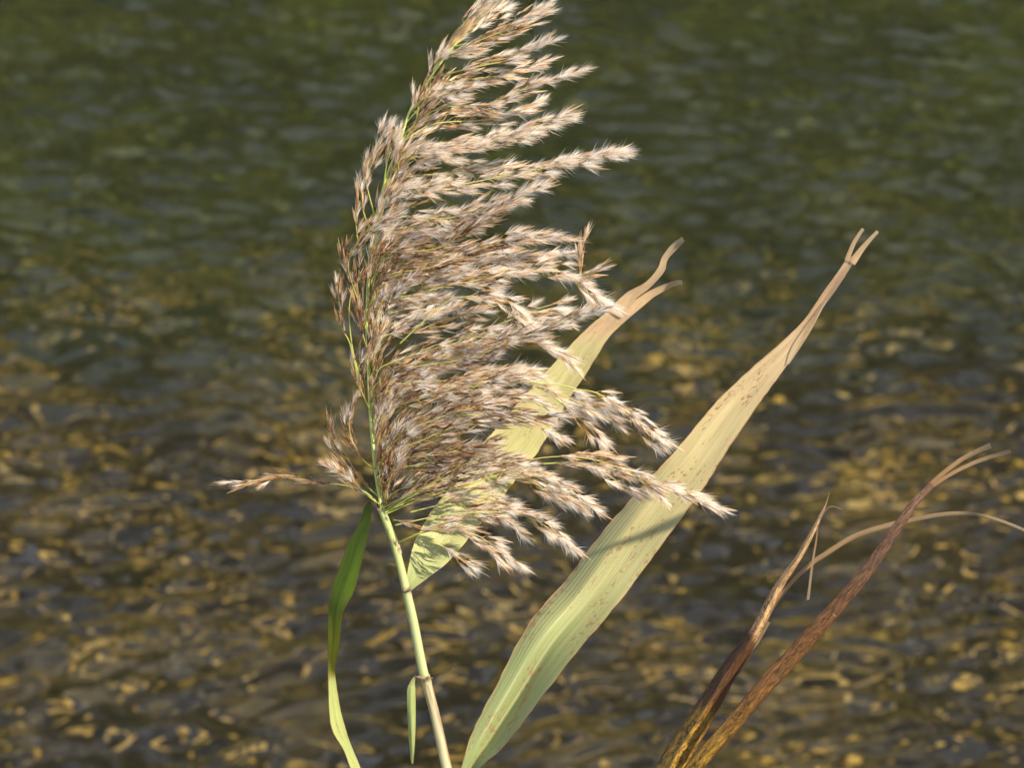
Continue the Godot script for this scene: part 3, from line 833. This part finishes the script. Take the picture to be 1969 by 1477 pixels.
	branch(reed, [[713,799,-0.0], [721,771,-0.7], [751,738,-1.1], [804,705,-1.4], [874,702,-1.8], [919,671,-2.1]], 0.1, 5.3, 1.7, 1, 0, 2.3)
	branch(reed, [[717,847,-0.0], [723,834,-0.6], [727,809,-0.9], [745,783,-1.2], [766,760,-1.5], [804,752,-1.8]], 0.1, 6.2, 1.7, 1, 0, 2.3)
	branch(reed, [[725,915,0.0], [730,895,0.3], [763,831,0.5], [835,801,0.7], [903,782,0.9], [975,774,1.0]], 0.1, 5.1, 1.7, 1, 0, 2.3)
	branch(reed, [[728,943,-0.0], [732,922,-0.2], [750,881,-0.4], [785,845,-0.5], [837,823,-0.6], [887,812,-0.7]], 0.1, 5.7, 1.3, 1, 0, 2.3)
	branch(reed, [[738,977,0.0], [782,952,0.5], [835,925,0.8], [893,893,1.0], [952,884,1.3], [1005,884,1.5]], 0.1, 5.3, 1.3, 1, 0, 2.3)
	branch(reed, [[739,988,-0.0], [787,963,-0.2], [836,945,-0.4], [889,926,-0.5], [948,902,-0.6], [1005,910,-0.8]], 0.1, 6.2, 1.3, 1.2, 0, 2.3)
# ---------------------------------------------------------------- the withered reed on the right
func build_withered_reed() -> void:
	var root := at(1270, 1600, -0.08)
	var foot := Vector3(root.x + 0.03, -0.60, root.z - 0.05)
	var reed := thing("withered_reed", "withered rust brown reed leaves curling up at the lower right corner", "reed", foot)
	var st := Acc.new()
	tube(st, even([root - foot, Vector3(-0.01, 1.2, 0.02), Vector3(0, 0.6, 0), Vector3.ZERO], 60), 0.0035, 0.0045, 12, func(_f, _n): return Color(0.22, 0.14, 0.06))
	part("stem", st.mesh(mat("withered_stem", 0.6)), reed)
	var rust := Color(0.15, 0.095, 0.055)
	# the rolled leaf, rust below, bleached above; dark middle band is painted cast shadow
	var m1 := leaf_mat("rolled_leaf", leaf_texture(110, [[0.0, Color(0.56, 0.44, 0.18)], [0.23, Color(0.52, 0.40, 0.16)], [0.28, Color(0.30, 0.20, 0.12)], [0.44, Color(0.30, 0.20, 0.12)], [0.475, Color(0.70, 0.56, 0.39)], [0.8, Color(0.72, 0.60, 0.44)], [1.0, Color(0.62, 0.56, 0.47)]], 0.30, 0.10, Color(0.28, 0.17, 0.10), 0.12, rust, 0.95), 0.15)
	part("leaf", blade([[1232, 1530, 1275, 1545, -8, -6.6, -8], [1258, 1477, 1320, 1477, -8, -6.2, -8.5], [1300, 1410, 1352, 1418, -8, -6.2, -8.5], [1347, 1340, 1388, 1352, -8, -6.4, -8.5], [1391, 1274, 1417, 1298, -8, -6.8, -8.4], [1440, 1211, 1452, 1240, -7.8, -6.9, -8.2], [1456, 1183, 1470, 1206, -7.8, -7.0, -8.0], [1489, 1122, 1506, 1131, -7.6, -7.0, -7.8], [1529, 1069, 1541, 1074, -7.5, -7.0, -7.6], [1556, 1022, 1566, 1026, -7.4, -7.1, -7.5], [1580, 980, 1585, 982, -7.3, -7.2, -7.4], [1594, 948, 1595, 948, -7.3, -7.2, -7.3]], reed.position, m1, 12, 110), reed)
	var tan_mat := leaf_mat("bleached_leaf", leaf_texture(118, [[0.0, Color(0.54, 0.42, 0.30)], [0.5, Color(0.56, 0.48, 0.36)], [1.0, Color(0.52, 0.48, 0.38)]], 0.0, 0.08, Color(0.45, 0.3, 0.18), 0.15, rust), 0.3)
	part("leaf_shred", blade(strip([[1417, 1298, -8.6], [1430, 1280, -8.5], [1452, 1240, -8.3], [1478, 1196, -8.0]], 2.0, 3.0, 5.0), reed.position, tan_mat, 4, 24), reed)
	# the narrow rust leaf, split at its end
	var m2 := leaf_mat("rust_leaf", leaf_texture(120, [[0.0, Color(0.58, 0.50, 0.18)], [0.18, Color(0.53, 0.42, 0.17)], [0.32, Color(0.40, 0.28, 0.14)], [0.5, Color(0.36, 0.25, 0.14)], [0.75, Color(0.33, 0.25, 0.19)], [1.0, Color(0.46, 0.36, 0.29)]], 0.26, 0.09, Color(0.28, 0.17, 0.11), 0.15, rust, 0.95), 0.15)
	part("leaf", blade(strip([[1262, 1575, -8], [1300, 1520, -7], [1347, 1461, -6], [1405, 1396, -5.4], [1458, 1333, -5], [1511, 1275, -5], [1556, 1225, -5], [1600, 1176, -5], [1645, 1125, -5], [1689, 1066, -5.2], [1729, 1008, -5.4], [1760, 964, -5.6], [1792, 932, -5.8]], 14, 6, 15.5), reed.position, m2, 10, 130), reed)
	part("leaf_shred", blade(strip([[1786, 934, -5.8], [1815, 908, -5.9], [1849, 883, -6.0], [1880, 867, -5.8], [1904, 857, -5.5]], 4.5, 6.0, 4.5), reed.position, tan_mat, 4, 40), reed)
	part("leaf_shred", blade(strip([[1780, 944, -5.8], [1812, 921, -6.2], [1850, 900, -6.5], [1890, 883, -6.6], [1943, 867, -6.4]], 3.5, 4.5, 4.0), reed.position, tan_mat, 4, 40), reed)
	# a thin blade that arches out of the picture, and loose fibres
	part("leaf", blade(strip([[1418, 1300, -8.8], [1450, 1238, -9.4], [1485, 1171, -10], [1520, 1122, -10.5], [1556, 1087, -11], [1587, 1065, -11], [1645, 1030, -11], [1711, 1009, -11], [1747, 1001, -11], [1823, 988, -10.6], [1889, 992, -10.2], [1969, 1020, -10], [2040, 1062, -10]], 1.2, 2.0, 5.0), reed.position, tan_mat, 5, 110), reed)
	part("leaf_fibre", blade(strip([[1570, 1010, -7.4], [1587, 981, -7.2], [1600, 974, -7.0], [1618, 979, -6.9]], 1.2, 0.6, 1.0), reed.position, tan_mat, 3, 24), reed)
	part("leaf_fibre", blade(strip([[1572, 1012, -7.5], [1568, 1045, -7.6], [1562, 1080, -7.6], [1557, 1120, -7.5], [1553, 1154, -7.4]], 1.0, 3.0, 2.2), reed.position, tan_mat, 3, 30), reed)
	for q in [[1606, 1186, 1600, 1180, -4.6], [1487, 1310, 1500, 1296, -4.6], [1765, 952, 1772, 957, -5.2]]:
		part("leaf_fibre", blade(strip([[q[0], q[1], q[4]], [lerpf(q[0], q[2], 0.5) + 1, lerpf(q[1], q[3], 0.5), q[4] + 0.2], [q[2], q[3], q[4] + 0.4]], 2.2, 0.6, 1.6), reed.position, tan_mat, 2, 8), reed)

# ---------------------------------------------------------------- a reed beside the picture, whose leaf tip shades the long leaf
func build_neighbour(to_sun: Vector3) -> void:
	var a := at(1138, 1064, -9.4 * 0.01)
	var b := at(1305, 1008, -9.6 * 0.01)
	var d := (b - a).normalized()
	var tip := a - d * 0.004 + to_sun * 0.43
	var foot := Vector3(tip.x + 0.24, -0.60, tip.z + 0.02)
	var reed := thing("neighbouring_reed", "green reed just outside the right edge whose leaf tip shades the long spotted leaf", "reed", foot)
	var st := Acc.new()
	var top := tip + d * 0.20 + Vector3(0.03, -0.02, 0)
	tube(st, even([top - foot, Vector3(0.01, 1.5, 0), Vector3(0, 0.7, 0), Vector3.ZERO], 60), 0.0024, 0.0036, 10, func(_f, _n): return Color(0.24, 0.29, 0.11))
	part("stem", st.mesh(mat("stem_beside", 0.45)), reed)
	var lf := Acc.new()
	var side := to_sun.cross(d).normalized()
	var mid := even([tip - foot, tip + d * 0.03 - foot, tip + d * 0.07 + Vector3(0, 0.002, 0) - foot, tip + d * 0.13 - foot, top - foot], 40)
	for k in 41:
		var w := 0.0012 + 0.0026 * smoothstep(0.0, 0.35, k / 40.0) + 0.004 * smoothstep(0.45, 1.0, k / 40.0)
		for s in 3:
			lf.v.append(mid[k] + side * w * (s - 1) + to_sun * (0.0006 if s == 1 else 0.0))
			lf.n.append(to_sun)
			lf.c.append(Color(0.20, 0.26, 0.07))
	for k in 40:
		for s in 2:
			var o := k * 3 + s
			lf.i.append_array(PackedInt32Array([o, o + 1, o + 3, o + 1, o + 4, o + 3]))
	part("leaf", lf.mesh(mat("leaf_beside", 0.5, 0.3)), reed)
